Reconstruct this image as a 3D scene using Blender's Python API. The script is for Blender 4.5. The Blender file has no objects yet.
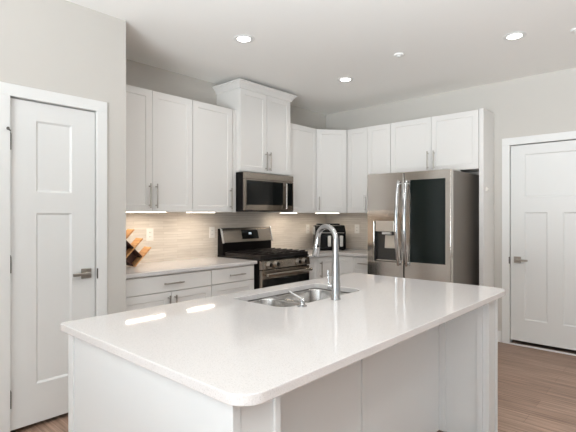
import bpy, bmesh, math, random
from mathutils import Matrix, Vector, Euler
random.seed(7)
S = bpy.context.scene
COL = S.collection
R = math.radians

# ------------------------------------------------------------------ camera, world, daylight, exposure
cam_d = bpy.data.cameras.new('camera'); cam = bpy.data.objects.new('camera', cam_d); COL.objects.link(cam)
cam.location = (0, 0, 1.325)
cam.rotation_euler = (R(90), 0, R(42.06) - R(90))
cam_d.sensor_width = 36; cam_d.lens = 36 * 440 / 576; cam_d.shift_y = -0.0007
cam_d.clip_start = 0.02
S.camera = cam

W = bpy.data.worlds.new('sky'); S.world = W; W.use_nodes = True
W.node_tree.nodes['Background'].inputs[0].default_value = (0.80, 0.90, 1.0, 1)
W.node_tree.nodes['Background'].inputs[1].default_value = 1.2

def area(name, loc, rot, sx, sy, power, col, spread=180):
    d = bpy.data.lights.new(name, 'AREA'); d.shape = 'RECTANGLE'; d.size = sx; d.size_y = sy
    d.energy = power; d.color = col; d.spread = R(spread)
    o = bpy.data.objects.new(name, d); COL.objects.link(o); o.location = loc; o.rotation_euler = rot
    return o
DAY = (0.84, 0.93, 1.0)
# area lamps at windows assumed in the two unseen walls behind the camera
def window_light(x, y, z, head, sx, sz, sky, uplight):
    # head: heading in degrees that the window faces into the room; sky light comes in level,
    # an added lamp in each opening is tilted steeply up to brighten the ceiling
    h = R(head) - R(90)
    area('daylight_sky', (x, y, z), (R(90), 0, h), sx, sz, sky, DAY)
    area('added_uplight', (x + 0.02*math.cos(R(head)), y + 0.02*math.sin(R(head)), z), (R(90+52), 0, h), sx, sz, uplight, UPLIGHT, 116)
UPLIGHT = (0.87, 0.95, 1.0)
window_light(-2.37, 0.3, 1.25, 0, 2.1, 2.1, 75, 700)
window_light(-2.37, -2.2, 1.25, 0, 1.7, 2.1, 30, 440)
window_light(-0.6, -3.77, 1.25, 90, 1.7, 2.1, 2, 12)
window_light(2.4, -3.77, 1.25, 90, 2.2, 2.1, 2, 12)

RECESSED_POWER = 8
LED_POWER = 2.8
WARM = (1.0, 0.985, 0.96)
LEDC = (1.0, 0.86, 0.70)
S.view_settings.view_transform = 'Standard'; S.view_settings.look = 'None'
S.view_settings.gamma = 1; S.view_settings.use_curve_mapping = False
S.view_settings.exposure = -1.3
S.cycles.use_denoising = True
S.cycles.max_bounces = 12; S.cycles.diffuse_bounces = 9; S.cycles.glossy_bounces = 5
S.cycles.sample_clamp_indirect = 6; S.cycles.caustics_reflective = False; S.cycles.caustics_refractive = False

# ------------------------------------------------------------------ materials
def srgb(r, g, b):
    f = lambda c: (c / 255 / 12.92) if c / 255 <= 0.04045 else ((c / 255 + 0.055) / 1.055) ** 2.4
    return (f(r), f(g), f(b), 1)
def mat(name, col, rough=0.5, metal=0.0, spec=0.5, emit=None, es=0, coat=0, aniso=0, noise=0, nscale=40):
    m = bpy.data.materials.new(name); m.use_nodes = True
    nt = m.node_tree; b = nt.nodes['Principled BSDF']
    b.inputs['Base Color'].default_value = col; b.inputs['Roughness'].default_value = rough
    b.inputs['Metallic'].default_value = metal; b.inputs['Specular IOR Level'].default_value = spec
    if coat: b.inputs['Coat Weight'].default_value = coat; b.inputs['Coat Roughness'].default_value = 0.05
    if aniso: b.inputs['Anisotropic'].default_value = aniso
    if emit: b.inputs['Emission Color'].default_value = emit; b.inputs['Emission Strength'].default_value = es
    if noise:
        tc = nt.nodes.new('ShaderNodeTexCoord'); n = nt.nodes.new('ShaderNodeTexNoise')
        n.inputs['Scale'].default_value = nscale; nt.links.new(tc.outputs['Object'], n.inputs['Vector'])
        bp = nt.nodes.new('ShaderNodeBump'); bp.inputs['Strength'].default_value = noise; bp.inputs['Distance'].default_value = 0.002
        nt.links.new(n.outputs['Fac'], bp.inputs['Height']); nt.links.new(bp.outputs['Normal'], b.inputs['Normal'])
    return m
def nodes(m): return m.node_tree, m.node_tree.nodes['Principled BSDF']
def ramp(nt, stops):
    r = nt.nodes.new('ShaderNodeValToRGB'); e = r.color_ramp.elements
    e[0].position, e[0].color = stops[0]; e[1].position, e[1].color = stops[-1]
    for p, c in stops[1:-1]:
        k = e.new(p); k.color = c
    return r

M = {}
M['wall'] = mat('greige wall paint', srgb(197, 193, 187), 0.7, noise=0.08, nscale=180)
M['ceiling'] = mat('ceiling paint', srgb(244, 243, 240), 0.85, noise=0.1, nscale=120)
M['trim'] = mat('white trim paint', srgb(228, 228, 226), 0.38)
M['door'] = mat('white door paint', srgb(224, 224, 222), 0.4)
M['cab'] = mat('white cabinet paint', srgb(226, 224, 221), 0.36)
M['island'] = mat('white island paint', srgb(222, 224, 224), 0.38)
M['kick'] = mat('grey kick board', srgb(150, 148, 145), 0.6)  # plain mid-grey for the toe kicks
M['nickel'] = mat('brushed nickel', (0.42, 0.385, 0.345, 1), 0.3, 1.0)
M['chrome'] = mat('polished chrome', (0.70, 0.71, 0.72, 1), 0.12, 1.0)
M['dark_nickel'] = mat('dark latch metal', (0.10, 0.09, 0.08, 1), 0.4, 1.0)
M['black'] = mat('black plastic', (0.006, 0.005, 0.005, 1), 0.35, spec=0.12)
M['iron'] = mat('cast iron', (0.012, 0.009, 0.008, 1), 0.4, spec=0.3)
M['enamel'] = mat('black enamel', (0.006, 0.006, 0.006, 1), 0.15, spec=0.3)
M['black_glass'] = mat('black glass', (0.005, 0.006, 0.006, 1), 0.05, spec=0.3)
M['tinted'] = mat('dark tinted door glass', (0.006, 0.010, 0.009, 1), 0.04, spec=0.28)
M['side_grey'] = mat('dark grey appliance side', srgb(112, 105, 98), 0.45)
M['plate'] = mat('white outlet plastic', srgb(238, 234, 228), 0.4)
M['slot'] = mat('outlet slot', (0.15, 0.14, 0.13, 1), 0.6)
M['lightgrey'] = mat('light grey plastic', srgb(200, 198, 194), 0.35)
M['disp'] = mat('dispenser panel', srgb(205, 198, 188), 0.28, 0.4)
M['recess'] = mat('dispenser recess', srgb(66, 64, 62), 0.35, 0.3)
M['gap'] = mat('dark gasket and shade backing', (0.02, 0.015, 0.012, 1), 0.6)  # near-black gasket colour; also painted shade behind the doors
M['lamp'] = mat('lit diffuser', (1, 1, 1, 1), 0.5, emit=(1, 0.96, 0.9, 1), es=40)
M['led'] = mat('lit led bar', (1, 1, 1, 1), 0.5, emit=(1, 0.89, 0.75, 1), es=30)
M['screen'] = mat('lit clock digits', (0.1, 0.1, 0.1, 1), 0.5, emit=(0.75, 0.88, 1, 1), es=1.6)
M['rack_dark'] = mat('dark walnut', srgb(62, 33, 22), 0.45)
M['glass'] = mat('window glass', (0.9, 0.95, 1, 1), 0.02)

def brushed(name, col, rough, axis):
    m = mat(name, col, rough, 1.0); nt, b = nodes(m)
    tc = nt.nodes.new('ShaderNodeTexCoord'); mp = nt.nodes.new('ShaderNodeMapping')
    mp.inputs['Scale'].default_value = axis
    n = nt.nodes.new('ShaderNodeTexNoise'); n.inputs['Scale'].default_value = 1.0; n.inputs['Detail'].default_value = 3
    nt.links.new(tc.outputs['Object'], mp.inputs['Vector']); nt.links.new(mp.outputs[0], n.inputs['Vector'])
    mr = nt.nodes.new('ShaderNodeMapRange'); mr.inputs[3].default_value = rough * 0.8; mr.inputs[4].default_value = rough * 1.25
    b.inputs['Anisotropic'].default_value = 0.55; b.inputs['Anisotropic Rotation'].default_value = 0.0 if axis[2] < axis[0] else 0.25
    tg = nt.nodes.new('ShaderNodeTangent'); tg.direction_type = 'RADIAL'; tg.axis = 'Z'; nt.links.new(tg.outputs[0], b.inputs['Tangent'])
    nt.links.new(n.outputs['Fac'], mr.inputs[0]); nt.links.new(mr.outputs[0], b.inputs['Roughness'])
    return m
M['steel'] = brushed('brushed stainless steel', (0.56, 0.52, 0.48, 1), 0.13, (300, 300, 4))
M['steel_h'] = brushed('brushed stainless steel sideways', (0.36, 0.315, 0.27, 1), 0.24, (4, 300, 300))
M['sink'] = mat('satin sink steel', (0.50, 0.48, 0.46, 1), 0.24, 1.0)
M['lightchrome'] = mat('bright spout metal', (0.80, 0.80, 0.80, 1), 0.3, 1.0)
M['faucet'] = mat('spot-resist faucet steel', (0.46, 0.46, 0.46, 1), 0.2, 1.0)

def quartz():
    m = mat('white quartz', srgb(232, 228, 225), 0.05); nt, b = nodes(m)
    tc = nt.nodes.new('ShaderNodeTexCoord'); n = nt.nodes.new('ShaderNodeTexNoise')
    n.inputs['Scale'].default_value = 260; n.inputs['Detail'].default_value = 2
    nt.links.new(tc.outputs['Object'], n.inputs['Vector'])
    r = ramp(nt, [(0.30, srgb(194, 190, 187)), (0.42, srgb(214, 210, 208)), (0.75, srgb(221, 217, 215))])
    nt.links.new(n.outputs['Fac'], r.inputs[0]); nt.links.new(r.outputs[0], b.inputs['Base Color'])
    return m
M['quartz'] = quartz()

def tile():
    m = mat('thin strip tile', srgb(200, 190, 178), 0.3); nt, b = nodes(m)
    tc = nt.nodes.new('ShaderNodeTexCoord'); sp = nt.nodes.new('ShaderNodeSeparateXYZ'); nt.links.new(tc.outputs['Object'], sp.inputs[0])
    ad = nt.nodes.new('ShaderNodeMath'); ad.operation = 'ADD'; nt.links.new(sp.outputs[0], ad.inputs[0]); nt.links.new(sp.outputs[1], ad.inputs[1])
    cb = nt.nodes.new('ShaderNodeCombineXYZ'); nt.links.new(ad.outputs[0], cb.inputs[0]); nt.links.new(sp.outputs[2], cb.inputs[1])
    br = nt.nodes.new('ShaderNodeTexBrick'); br.inputs['Scale'].default_value = 1
    br.inputs['Brick Width'].default_value = 0.31; br.inputs['Row Height'].default_value = 0.026; br.inputs['Mortar Size'].default_value = 0.0014
    br.inputs['Color1'].default_value = srgb(222, 214, 204); br.inputs['Color2'].default_value = srgb(211, 202, 191); br.inputs['Mortar'].default_value = srgb(200, 190, 178)
    br.inputs['Bias'].default_value = 0.0
    nt.links.new(cb.outputs[0], br.inputs['Vector'])
    mp = nt.nodes.new('ShaderNodeMapping'); mp.inputs['Scale'].default_value = (5, 90, 1); nt.links.new(cb.outputs[0], mp.inputs['Vector'])
    n = nt.nodes.new('ShaderNodeTexNoise'); n.inputs['Scale'].default_value = 1; n.inputs['Detail'].default_value = 4; nt.links.new(mp.outputs[0], n.inputs['Vector'])
    r = ramp(nt, [(0.3, (0.86, 0.85, 0.83, 1)), (0.65, (1.05, 1.05, 1.05, 1))]); nt.links.new(n.outputs['Fac'], r.inputs[0])
    mx = nt.nodes.new('ShaderNodeMix'); mx.data_type = 'RGBA'; mx.blend_type = 'MULTIPLY'; mx.inputs[0].default_value = 0.75
    nt.links.new(br.outputs['Color'], mx.inputs[6]); nt.links.new(r.outputs[0], mx.inputs[7]); nt.links.new(mx.outputs[2], b.inputs['Base Color'])
    bp = nt.nodes.new('ShaderNodeBump'); bp.inputs['Strength'].default_value = 0.3; bp.inputs['Distance'].default_value = 0.003
    nt.links.new(n.outputs['Fac'], bp.inputs['Height']); nt.links.new(bp.outputs[0], b.inputs['Normal'])
    return m
M['tile'] = tile()

def wood_floor():
    m = mat('wood plank floor', srgb(160, 130, 110), 0.42); nt, b = nodes(m)
    tc = nt.nodes.new('ShaderNodeTexCoord'); sp = nt.nodes.new('ShaderNodeSeparateXYZ'); nt.links.new(tc.outputs['Object'], sp.inputs[0])
    cb = nt.nodes.new('ShaderNodeCombineXYZ'); nt.links.new(sp.outputs[1], cb.inputs[0]); nt.links.new(sp.outputs[0], cb.inputs[1])
    br = nt.nodes.new('ShaderNodeTexBrick'); br.inputs['Scale'].default_value = 1
    br.inputs['Brick Width'].default_value = 1.22; br.inputs['Row Height'].default_value = 0.155; br.inputs['Mortar Size'].default_value = 0.0016
    br.inputs['Color1'].default_value = srgb(156, 130, 113); br.inputs['Color2'].default_value = srgb(132, 107, 92); br.inputs['Mortar'].default_value = srgb(122, 98, 84)
    br.offset = 0.37
    nt.links.new(cb.outputs[0], br.inputs['Vector'])
    mp = nt.nodes.new('ShaderNodeMapping'); mp.inputs['Scale'].default_value = (2.2, 62, 1); nt.links.new(cb.outputs[0], mp.inputs['Vector'])
    n = nt.nodes.new('ShaderNodeTexNoise'); n.inputs['Scale'].default_value = 1; n.inputs['Detail'].default_value = 6; n.inputs['Roughness'].default_value = 0.65
    nt.links.new(mp.outputs[0], n.inputs['Vector'])
    r = ramp(nt, [(0.36, (0.52, 0.44, 0.41, 1)), (0.5, (0.92, 0.90, 0.88, 1)), (0.64, (1.42, 1.40, 1.38, 1))]); nt.links.new(n.outputs['Fac'], r.inputs[0])
    mx = nt.nodes.new('ShaderNodeMix'); mx.data_type = 'RGBA'; mx.blend_type = 'MULTIPLY'; mx.inputs[0].default_value = 0.85
    nt.links.new(br.outputs['Color'], mx.inputs[6]); nt.links.new(r.outputs[0], mx.inputs[7]); nt.links.new(mx.outputs[2], b.inputs['Base Color'])
    return m
M['floor'] = wood_floor()

def rack_wood():
    m = mat('honey wood', srgb(214, 150, 82), 0.4); nt, b = nodes(m)
    tc = nt.nodes.new('ShaderNodeTexCoord'); mp = nt.nodes.new('ShaderNodeMapping'); mp.inputs['Scale'].default_value = (90, 6, 90)
    n = nt.nodes.new('ShaderNodeTexNoise'); n.inputs['Scale'].default_value = 1; n.inputs['Detail'].default_value = 3
    nt.links.new(tc.outputs['Object'], mp.inputs['Vector']); nt.links.new(mp.outputs[0], n.inputs['Vector'])
    r = ramp(nt, [(0.3, srgb(176, 122, 74)), (0.7, srgb(222, 176, 122))]); nt.links.new(n.outputs['Fac'], r.inputs[0]); nt.links.new(r.outputs[0], b.inputs['Base Color'])
    return m
M['rack'] = rack_wood()

# ------------------------------------------------------------------ mesh helpers (world coordinates unless said otherwise)
WM = {}
def root(name, label, cat, loc, group=None, rz=0):
    o = bpy.data.objects.new(name, None); COL.objects.link(o)
    o.location = loc; o.rotation_euler = (0, 0, rz); o.empty_display_size = 0.1
    o['label'] = label; o['category'] = cat
    if group: o['group'] = group
    WM[o.name] = Matrix.Translation(loc) @ Matrix.Rotation(rz, 4, 'Z')
    return o
def emit(name, bm, m, parent=None, smooth=False, bevel=0, local=False, label=None, loc=None):
    w = WM[parent.name] if parent else Matrix.Translation(loc or (0, 0, 0))
    if not local: bm.transform(w.inverted())
    bmesh.ops.recalc_face_normals(bm, faces=bm.faces)
    me = bpy.data.meshes.new(name); bm.to_mesh(me); bm.free()
    me.materials.append(m)
    o = bpy.data.objects.new(name, me); COL.objects.link(o)
    if parent: o.parent = parent
    elif loc: o.location = loc
    WM[o.name] = w
    if smooth:
        for p in me.polygons: p.use_smooth = True
        try:
            me.set_sharp_from_angle(angle=R(35))
        except Exception: pass
    if bevel:
        b = o.modifiers.new('bevel', 'BEVEL'); b.width = bevel; b.segments = 2; b.limit_method = 'ANGLE'; b.angle_limit = R(40)
    if label: o['label'] = label
    return o
def struct(o, label=None):
    o['kind'] = 'structure'
    if label: o['label'] = label
    return o
def box(bm, x0, x1, y0, y1, z0, z1):
    vs = [bm.verts.new(p) for p in ((x0,y0,z0),(x1,y0,z0),(x1,y1,z0),(x0,y1,z0),(x0,y0,z1),(x1,y0,z1),(x1,y1,z1),(x0,y1,z1))]
    for f in ((0,3,2,1),(4,5,6,7),(0,1,5,4),(1,2,6,5),(2,3,7,6),(3,0,4,7)): bm.faces.new([vs[i] for i in f])
    return vs
def boxes(*bs):
    bm = bmesh.new()
    for b in bs: box(bm, *b)
    return bm
def prism(bm, pts, a, b, f):
    """polygon pts (2D) extruded between a and b; f(p, t) gives the 3D point"""
    A = [bm.verts.new(f(p, a)) for p in pts]; B = [bm.verts.new(f(p, b)) for p in pts]
    bm.faces.new(A); bm.faces.new(B[::-1]); n = len(pts)
    for i in range(n): bm.faces.new((A[i], B[i], B[(i+1) % n], A[(i+1) % n]))
def tube(bm, path, rad, n=12, cap=True):
    path = [Vector(p) for p in path]; k = len(path)
    if not hasattr(rad, '__len__'): rad = [rad] * k
    t0 = (path[1] - path[0]).normalized(); u = t0.orthogonal().normalized(); rings = []; tp = t0
    for i, p in enumerate(path):
        t = (path[min(i+1, k-1)] - path[max(i-1, 0)])
        t = t.normalized() if t.length > 1e-9 else tp
        q = tp.rotation_difference(t); u = (q @ u); u = (u - t * u.dot(t)).normalized(); v = t.cross(u); tp = t
        rings.append([bm.verts.new(p + (u * math.cos(2*math.pi*j/n) + v * math.sin(2*math.pi*j/n)) * rad[i]) for j in range(n)])
    for a, b in zip(rings, rings[1:]):
        for j in range(n): bm.faces.new((a[j], a[(j+1) % n], b[(j+1) % n], b[j]))
    if cap: bm.faces.new(rings[0][::-1]); bm.faces.new(rings[-1])
def lathe(bm, c, prof, n=24, axis='Z'):
    """prof: (radius, height) pairs from c along the axis"""
    rings = []
    for r, h in prof:
        ring = []
        for j in range(n):
            a = 2*math.pi*j/n; p = (r*math.cos(a), r*math.sin(a), h)
            if axis == 'Y': p = (p[0], -p[2], p[1])         # towards -Y
            if axis == 'X': p = (-p[2], p[0], p[1])         # towards -X
            ring.append(bm.verts.new((c[0]+p[0], c[1]+p[1], c[2]+p[2])))
        rings.append(ring)
    for a, b in zip(rings, rings[1:]):
        for j in range(n): bm.faces.new((a[j], a[(j+1) % n], b[(j+1) % n], b[j]))
    bm.faces.new(rings[0][::-1]); bm.faces.new(rings[-1])
def frame(origin, face):
    """local (u, v, n): u along the face, v up, n out of the face.  face: '-Y', '-X', '+Y' or an (ux,uy) direction"""
    if face == '-Y': u, n = Vector((1,0,0)), Vector((0,-1,0))
    elif face == '-X': u, n = Vector((0,-1,0)), Vector((-1,0,0))
    elif face == '+Y': u, n = Vector((-1,0,0)), Vector((0,1,0))
    else:
        u = Vector((face[0], face[1], 0)).normalized(); n = Vector((u.y, -u.x, 0))
    o = Vector(origin)
    return lambda a, b, c: o + u*a + Vector((0,0,b)) + n*c
def panel_grid(F, us, vs, rec, t=0.02, d=0.008, ch=0.004):
    """slab with its front at n=0 and sunk panels in the cells (i, j) of rec"""
    bm = bmesh.new(); V = lambda a, b, c: bm.verts.new(F(a, b, c))
    for i in range(len(us)-1):
        for j in range(len(vs)-1):
            a0, a1, b0, b1 = us[i], us[i+1], vs[j], vs[j+1]
            o = [V(a0,b0,0), V(a1,b0,0), V(a1,b1,0), V(a0,b1,0)]
            if (i, j) in rec:
                q = [V(a0+ch,b0+ch,-d), V(a1-ch,b0+ch,-d), V(a1-ch,b1-ch,-d), V(a0+ch,b1-ch,-d)]
                for k in range(4): bm.faces.new((o[k], o[(k+1) % 4], q[(k+1) % 4], q[k]))
                bm.faces.new(q)
            else: bm.faces.new(o)
    bmesh.ops.remove_doubles(bm, verts=bm.verts, dist=1e-5)
    be = [e for e in bm.edges if e.is_boundary]
    r = bmesh.ops.extrude_edge_only(bm, edges=be)
    nv = [v for v in r['geom'] if isinstance(v, bmesh.types.BMVert)]
    off = F(0,0,-t) - F(0,0,0)
    for v in nv: v.co += off
    bmesh.ops.contextual_create(bm, geom=[e for e in bm.edges if e.is_boundary])
    return bm
def shaker(name, F, w, h, parent, m, rail=0.057, t=0.02, d=0.006):
    return emit(name, panel_grid(F, [0, rail, w-rail, w], [0, rail, h-rail, h], {(1, 1)}, t, d), m, parent)
def slab(name, F, w, h, parent, m, t=0.02):
    return emit(name, panel_grid(F, [0, w], [0, h], set(), t), m, parent, bevel=0.002)
def pull(F, a, b, L, parent, vertical=True, r=0.006, out=0.032):
    bm = bmesh.new()
    P = (lambda s, c: F(a, b + s, c)) if vertical else (lambda s, c: F(a + s, b, c))
    tube(bm, [P(-L/2, out), P(L/2, out)], r, 10)
    for s in (-L*0.38, L*0.38): tube(bm, [P(s, 0.0), P(s, out)], r*0.8, 8)
    return emit('pull', bm, M['nickel'], parent, smooth=True)
def rrect(x0, x1, y0, y1, r, n=6):
    rs = r if hasattr(r, '__len__') else [r]*4          # corners: x0y0, x1y0, x1y1, x0y1
    pts = []
    for (cx, cy, sx, sy, a0), q in zip(((x0,y0,1,1,180),(x1,y0,-1,1,270),(x1,y1,-1,-1,0),(x0,y1,1,-1,90)), rs):
        for i in range(n+1):
            a = R(a0 + 90*i/n); pts.append((cx + sx*q + q*math.cos(a), cy + sy*q + q*math.sin(a)))
    return pts
def plate_holes(outer, holes, z0, z1):
    bm = bmesh.new(); E = []
    for loop in [outer] + holes:
        vs = [bm.verts.new((x, y, z0)) for x, y in loop]
        E += [bm.edges.new((vs[i], vs[(i+1) % len(vs)])) for i in range(len(vs))]
    bmesh.ops.triangle_fill(bm, use_beauty=True, edges=E)
    r = bmesh.ops.extrude_face_region(bm, geom=list(bm.faces))
    for v in r['geom']:
        if isinstance(v, bmesh.types.BMVert): v.co.z = z1
    bmesh.ops.dissolve_limit(bm, angle_limit=0.01, verts=bm.verts, edges=bm.edges)
    return bm

# ------------------------------------------------------------------ the room
XW, YW, ZC = 4.92, 3.72, 2.730
XP, YP = 1.577, 3.0                       # outside corner of the pantry wall
struct(emit('floor', boxes((-2.55, XW+0.25, -3.95, YW+0.15, -0.1, 0)), M['floor']), 'brown wood plank floor')
struct(emit('ceiling', boxes((-2.55, XW+0.25, -3.95, YW+0.15, ZC, ZC+0.12)), M['ceiling']), 'flat off-white ceiling with recessed lights')
struct(emit('wall_back', boxes((XP, XW+0.12, YW, YW+0.12, 0, ZC)), M['wall']), 'greige wall behind the range')
# pantry wall with its narrow door opening, and its return to the back wall
D1 = (0.838, 1.359, 2.037)
struct(emit('wall_pantry', boxes((-2.4, D1[0]-0.012, YP, YP+0.11, 0, ZC), (D1[1]+0.012, XP, YP, YP+0.11, 0, ZC), (D1[0]-0.012, D1[1]+0.012, YP, YP+0.11, D1[2]+0.012, ZC),
    (XP-0.11, XP, YP+0.11, YW+0.12, 0, ZC)), M['wall']), 'greige wall around the narrow white door')
D2 = (0.535, 1.345, 2.048)
struct(emit('wall_right', boxes((XW, XW+0.12, -3.92, D2[0]-0.012, 0, ZC), (XW, XW+0.12, D2[1]+0.012, YW, 0, ZC), (XW, XW+0.12, D2[0]-0.012, D2[1]+0.012, D2[2]+0.012, ZC)), M['wall']), 'greige wall behind refrigerator and white door')
def wall_windows(name, axis, at, lo, hi, wins, label):
    bs = []
    def add(a0, a1, z0, z1):
        bs.append((at[0], at[1], a0, a1, z0, z1) if axis == 'X' else (a0, a1, at[0], at[1], z0, z1))
    c = lo
    for a0, a1, z0, z1 in wins:
        add(c, a0, 0, ZC); add(a0, a1, 0, z0) if z0 > 0 else None; add(a0, a1, z1, ZC); c = a1
    add(c, hi, 0, ZC)
    struct(emit(name, boxes(*bs), M['wall']), label)
WINS = (('X', -0.77, 1.37, 0.18, 2.32), ('X', -3.07, -1.33, 0.18, 2.32), ('Y', -1.47, 0.27, 0.18, 2.32), ('Y', 1.28, 3.52, 0.18, 2.32))
wall_windows('wall_left', 'X', (-2.52, -2.4), -3.8, 3.11, [WINS[1][1:], WINS[0][1:]], 'greige wall with two windows behind the viewer')
wall_windows('wall_rear', 'Y', (-3.92, -3.8), -2.52, XW, [WINS[2][1:], WINS[3][1:]], 'greige rear wall with windows behind the viewer')
for i, (axis, a0, a1, z0, z1) in enumerate(WINS):
    mid = (a0+a1)/2; w = 0.05
    rects = [(a0, a0+w, z0, z1), (a1-w, a1, z0, z1), (a0+w, a1-w, z0, z0+w), (a0+w, a1-w, z1-w, z1), (mid-w/2, mid+w/2, z0+w, z1-w)]
    bs = [((-2.50, -2.43, r[0], r[1], r[2], r[3]) if axis == 'X' else (r[0], r[1], -3.90, -3.83, r[2], r[3])) for r in rects]
    struct(emit('window_%d' % (i+1), boxes(*bs), M['trim']), 'white window frame in the wall behind the viewer')

# backsplash, one tiled skin on the two walls
struct(emit('wall_backsplash', boxes((XP, XW-0.008, YW-0.008, YW, 0.885, 1.40), (XW-0.008, XW, 2.55, YW, 0.885, 1.40)), M['tile']), 'beige strip tile backsplash above the counters')

# ---- doors
def casing(name, face, a0, a1, top, w, at, label):
    o, i = at
    bs = [(a0-w, a0, 0, top), (a1, a1+w, 0, top), (a0-w, a1+w, top, top+w)]
    B = [((r[0], r[1], o, i, r[2], r[3]) if face == 'Y' else (o, i, r[0], r[1], r[2], r[3])) for r in bs]
    # jamb lining
    j = 0.011
    if face == 'Y': B += [(a0-j, a0-0.003, i, i+0.10, 0, top), (a1+0.003, a1+j, i, i+0.10, 0, top), (a0-j, a1+j, i, i+0.10, top, top+j)]
    else: B += [(i, i+0.10, a0-j, a0-0.003, 0, top), (i, i+0.10, a1+0.003, a1+j, 0, top), (i, i+0.10, a0-j, a1+j, top, top+j)]
    return struct(emit(name, boxes(*B), M['trim'], bevel=0.002), label)
casing('trim_1', 'Y', D1[0], D1[1], D1[2]+0.004, 0.072, (YP-0.016, YP), 'white casing around the narrow left door')
casing('trim_2', 'X', D2[0], D2[1], D2[2]+0.004, 0.074, (XW-0.016, XW), 'white casing around the wide right door')
F = frame((0.841, YP+0.012, 0.030), '-Y')
st = 0.146
d1 = panel_grid(F, [0, st, 0.363, 0.515], [0, 0.242, 1.312, 1.443, 1.889, 2.003], {(1, 1), (1, 3)}, 0.035, 0.010, 0.012)
d1 = struct(emit('door_1', d1, M['door']), 'narrow white two-panel door at far left')
F2 = frame((XW+0.012, 1.341, 0.044), '-X')
def door_three_panel(F):
    bm = bmesh.new(); V = lambda a, b, c: bm.verts.new(F(a, b, c))
    def quad(a0, a1, b0, b1): bm.faces.new([V(a0,b0,0), V(a1,b0,0), V(a1,b1,0), V(a0,b1,0)])
    def sunk(a0, a1, b0, b1, d=0.009, ch=0.012):
        o = [V(a0,b0,0), V(a1,b0,0), V(a1,b1,0), V(a0,b1,0)]; q = [V(a0+ch,b0+ch,-d), V(a1-ch,b0+ch,-d), V(a1-ch,b1-ch,-d), V(a0+ch,b1-ch,-d)]
        for k in range(4): bm.faces.new((o[k], o[(k+1) % 4], q[(k+1) % 4], q[k]))
        bm.faces.new(q)
    H = 2.000; Wd = 0.802
    quad(0, 0.13, 0, H); quad(0.672, Wd, 0, H)
    quad(0.13, 0.672, 0, 0.22); quad(0.13, 0.672, 1.315, 1.47); quad(0.13, 0.672, 1.905, H); quad(0.335, 0.467, 0.22, 1.315)
    sunk(0.13, 0.672, 1.47, 1.905); sunk(0.13, 0.335, 0.22, 1.315); sunk(0.467, 0.672, 0.22, 1.315)
    for a0, a1, b0, b1 in ((0, Wd, 0, 0), (0, Wd, H, H)): bm.faces.new([V(a0,b0,0), V(a1,b0,0), V(a1,b0,-0.035), V(a0,b0,-0.035)])
    for a in (0, Wd): bm.faces.new([V(a,0,0), V(a,H,0), V(a,H,-0.035), V(a,0,-0.035)])
    bm.faces.new([V(0,0,-0.035), V(Wd,0,-0.035), V(Wd,H,-0.035), V(0,H,-0.035)])
    return bm
d2 = struct(emit('door_2', door_three_panel(F2), M['door']), 'wide white three-panel door at far right')
def lever(door, F, a, b, sgn, L=0.105):
    bm = bmesh.new(); vs = []
    def fb(bm, a0, a1, b0, b1, c0, c1):
        q = [bm.verts.new(F(x, y, z)) for z in (c0, c1) for x, y in ((a0,b0),(a1,b0),(a1,b1),(a0,b1))]
        for f in ((0,3,2,1),(4,5,6,7),(0,1,5,4),(1,2,6,5),(2,3,7,6),(3,0,4,7)): bm.faces.new([q[i] for i in f])
    fb(bm, a-0.033, a+0.033, b-0.033, b+0.033, 0, 0.010)
    r = emit('rosette', bm, M['nickel'], door, bevel=0.002)
    bm = bmesh.new()
    tube(bm, [F(a, b, 0.010), F(a, b, 0.052)], 0.011, 14)
    e = a + sgn*L
    fb(bm, min(a-sgn*0.012, e), max(a-sgn*0.012, e), b-0.010, b+0.010, 0.044, 0.058)
    emit('lever', bm, M['nickel'], door, bevel=0.003)
lever(d1, F, 0.455, 0.905, -1)
lever(d2, F2, 0.065, 0.828, 1)
bm = bmesh.new(); box(bm, 1.3575, 1.3655, YP-0.0185, YP-0.0155, 0.895, 0.965); emit('strike_plate', bm, M['dark_nickel'], d1)
bm = bmesh.new(); box(bm, XW-0.0185, XW-0.0155, 1.342, 1.352, 0.83, 0.90); emit('strike_plate', bm, M['dark_nickel'], d2)
for z in (1.77, 1.03, 0.22):
    bm = bmesh.new(); tube(bm, [(0.8395, YP-0.004, z-0.05), (0.8395, YP-0.004, z+0.05)], 0.0075, 10)
    tube(bm, [(0.8395, YP-0.004, z+0.05), (0.8395, YP-0.004, z+0.058)], 0.005, 8)
    emit('hinge', bm, M['dark_nickel'], d1, smooth=True)
bm = bmesh.new(); tube(bm, [(0.8395, YP-0.012, 1.832), (0.822, YP-0.03, 1.84)], 0.004, 8); tube(bm, [(0.822, YP-0.03, 1.84), (0.819, YP-0.042, 1.84)], 0.009, 10)
emit('hinge_stop', bm, M['dark_nickel'], d1, smooth=True)
# dark gap under each door is backed by near-black colour for shade; a pale sill lies under the right door
struct(emit('trim_3', boxes((XW-0.02, XW+0.004, D2[0], D2[1], 0, 0.012)), M['trim']), 'pale door sill under the right door')
struct(emit('baseboard_right', boxes((XW-0.013, XW, D2[1]+0.0785, 1.497, 0, 0.115), (XW-0.013, XW, -3.8, D2[0]-0.0785, 0, 0.115)), M['trim'], bevel=0.003), 'white baseboard beside the right door')
struct(emit('baseboard_left', boxes((D1[1]+0.0765, XP, YP-0.013, YP, 0, 0.115), (-2.4, D1[0]-0.0765, YP-0.013, YP, 0, 0.115)), M['trim'], bevel=0.003), 'white baseboard beside the narrow door')
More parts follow.
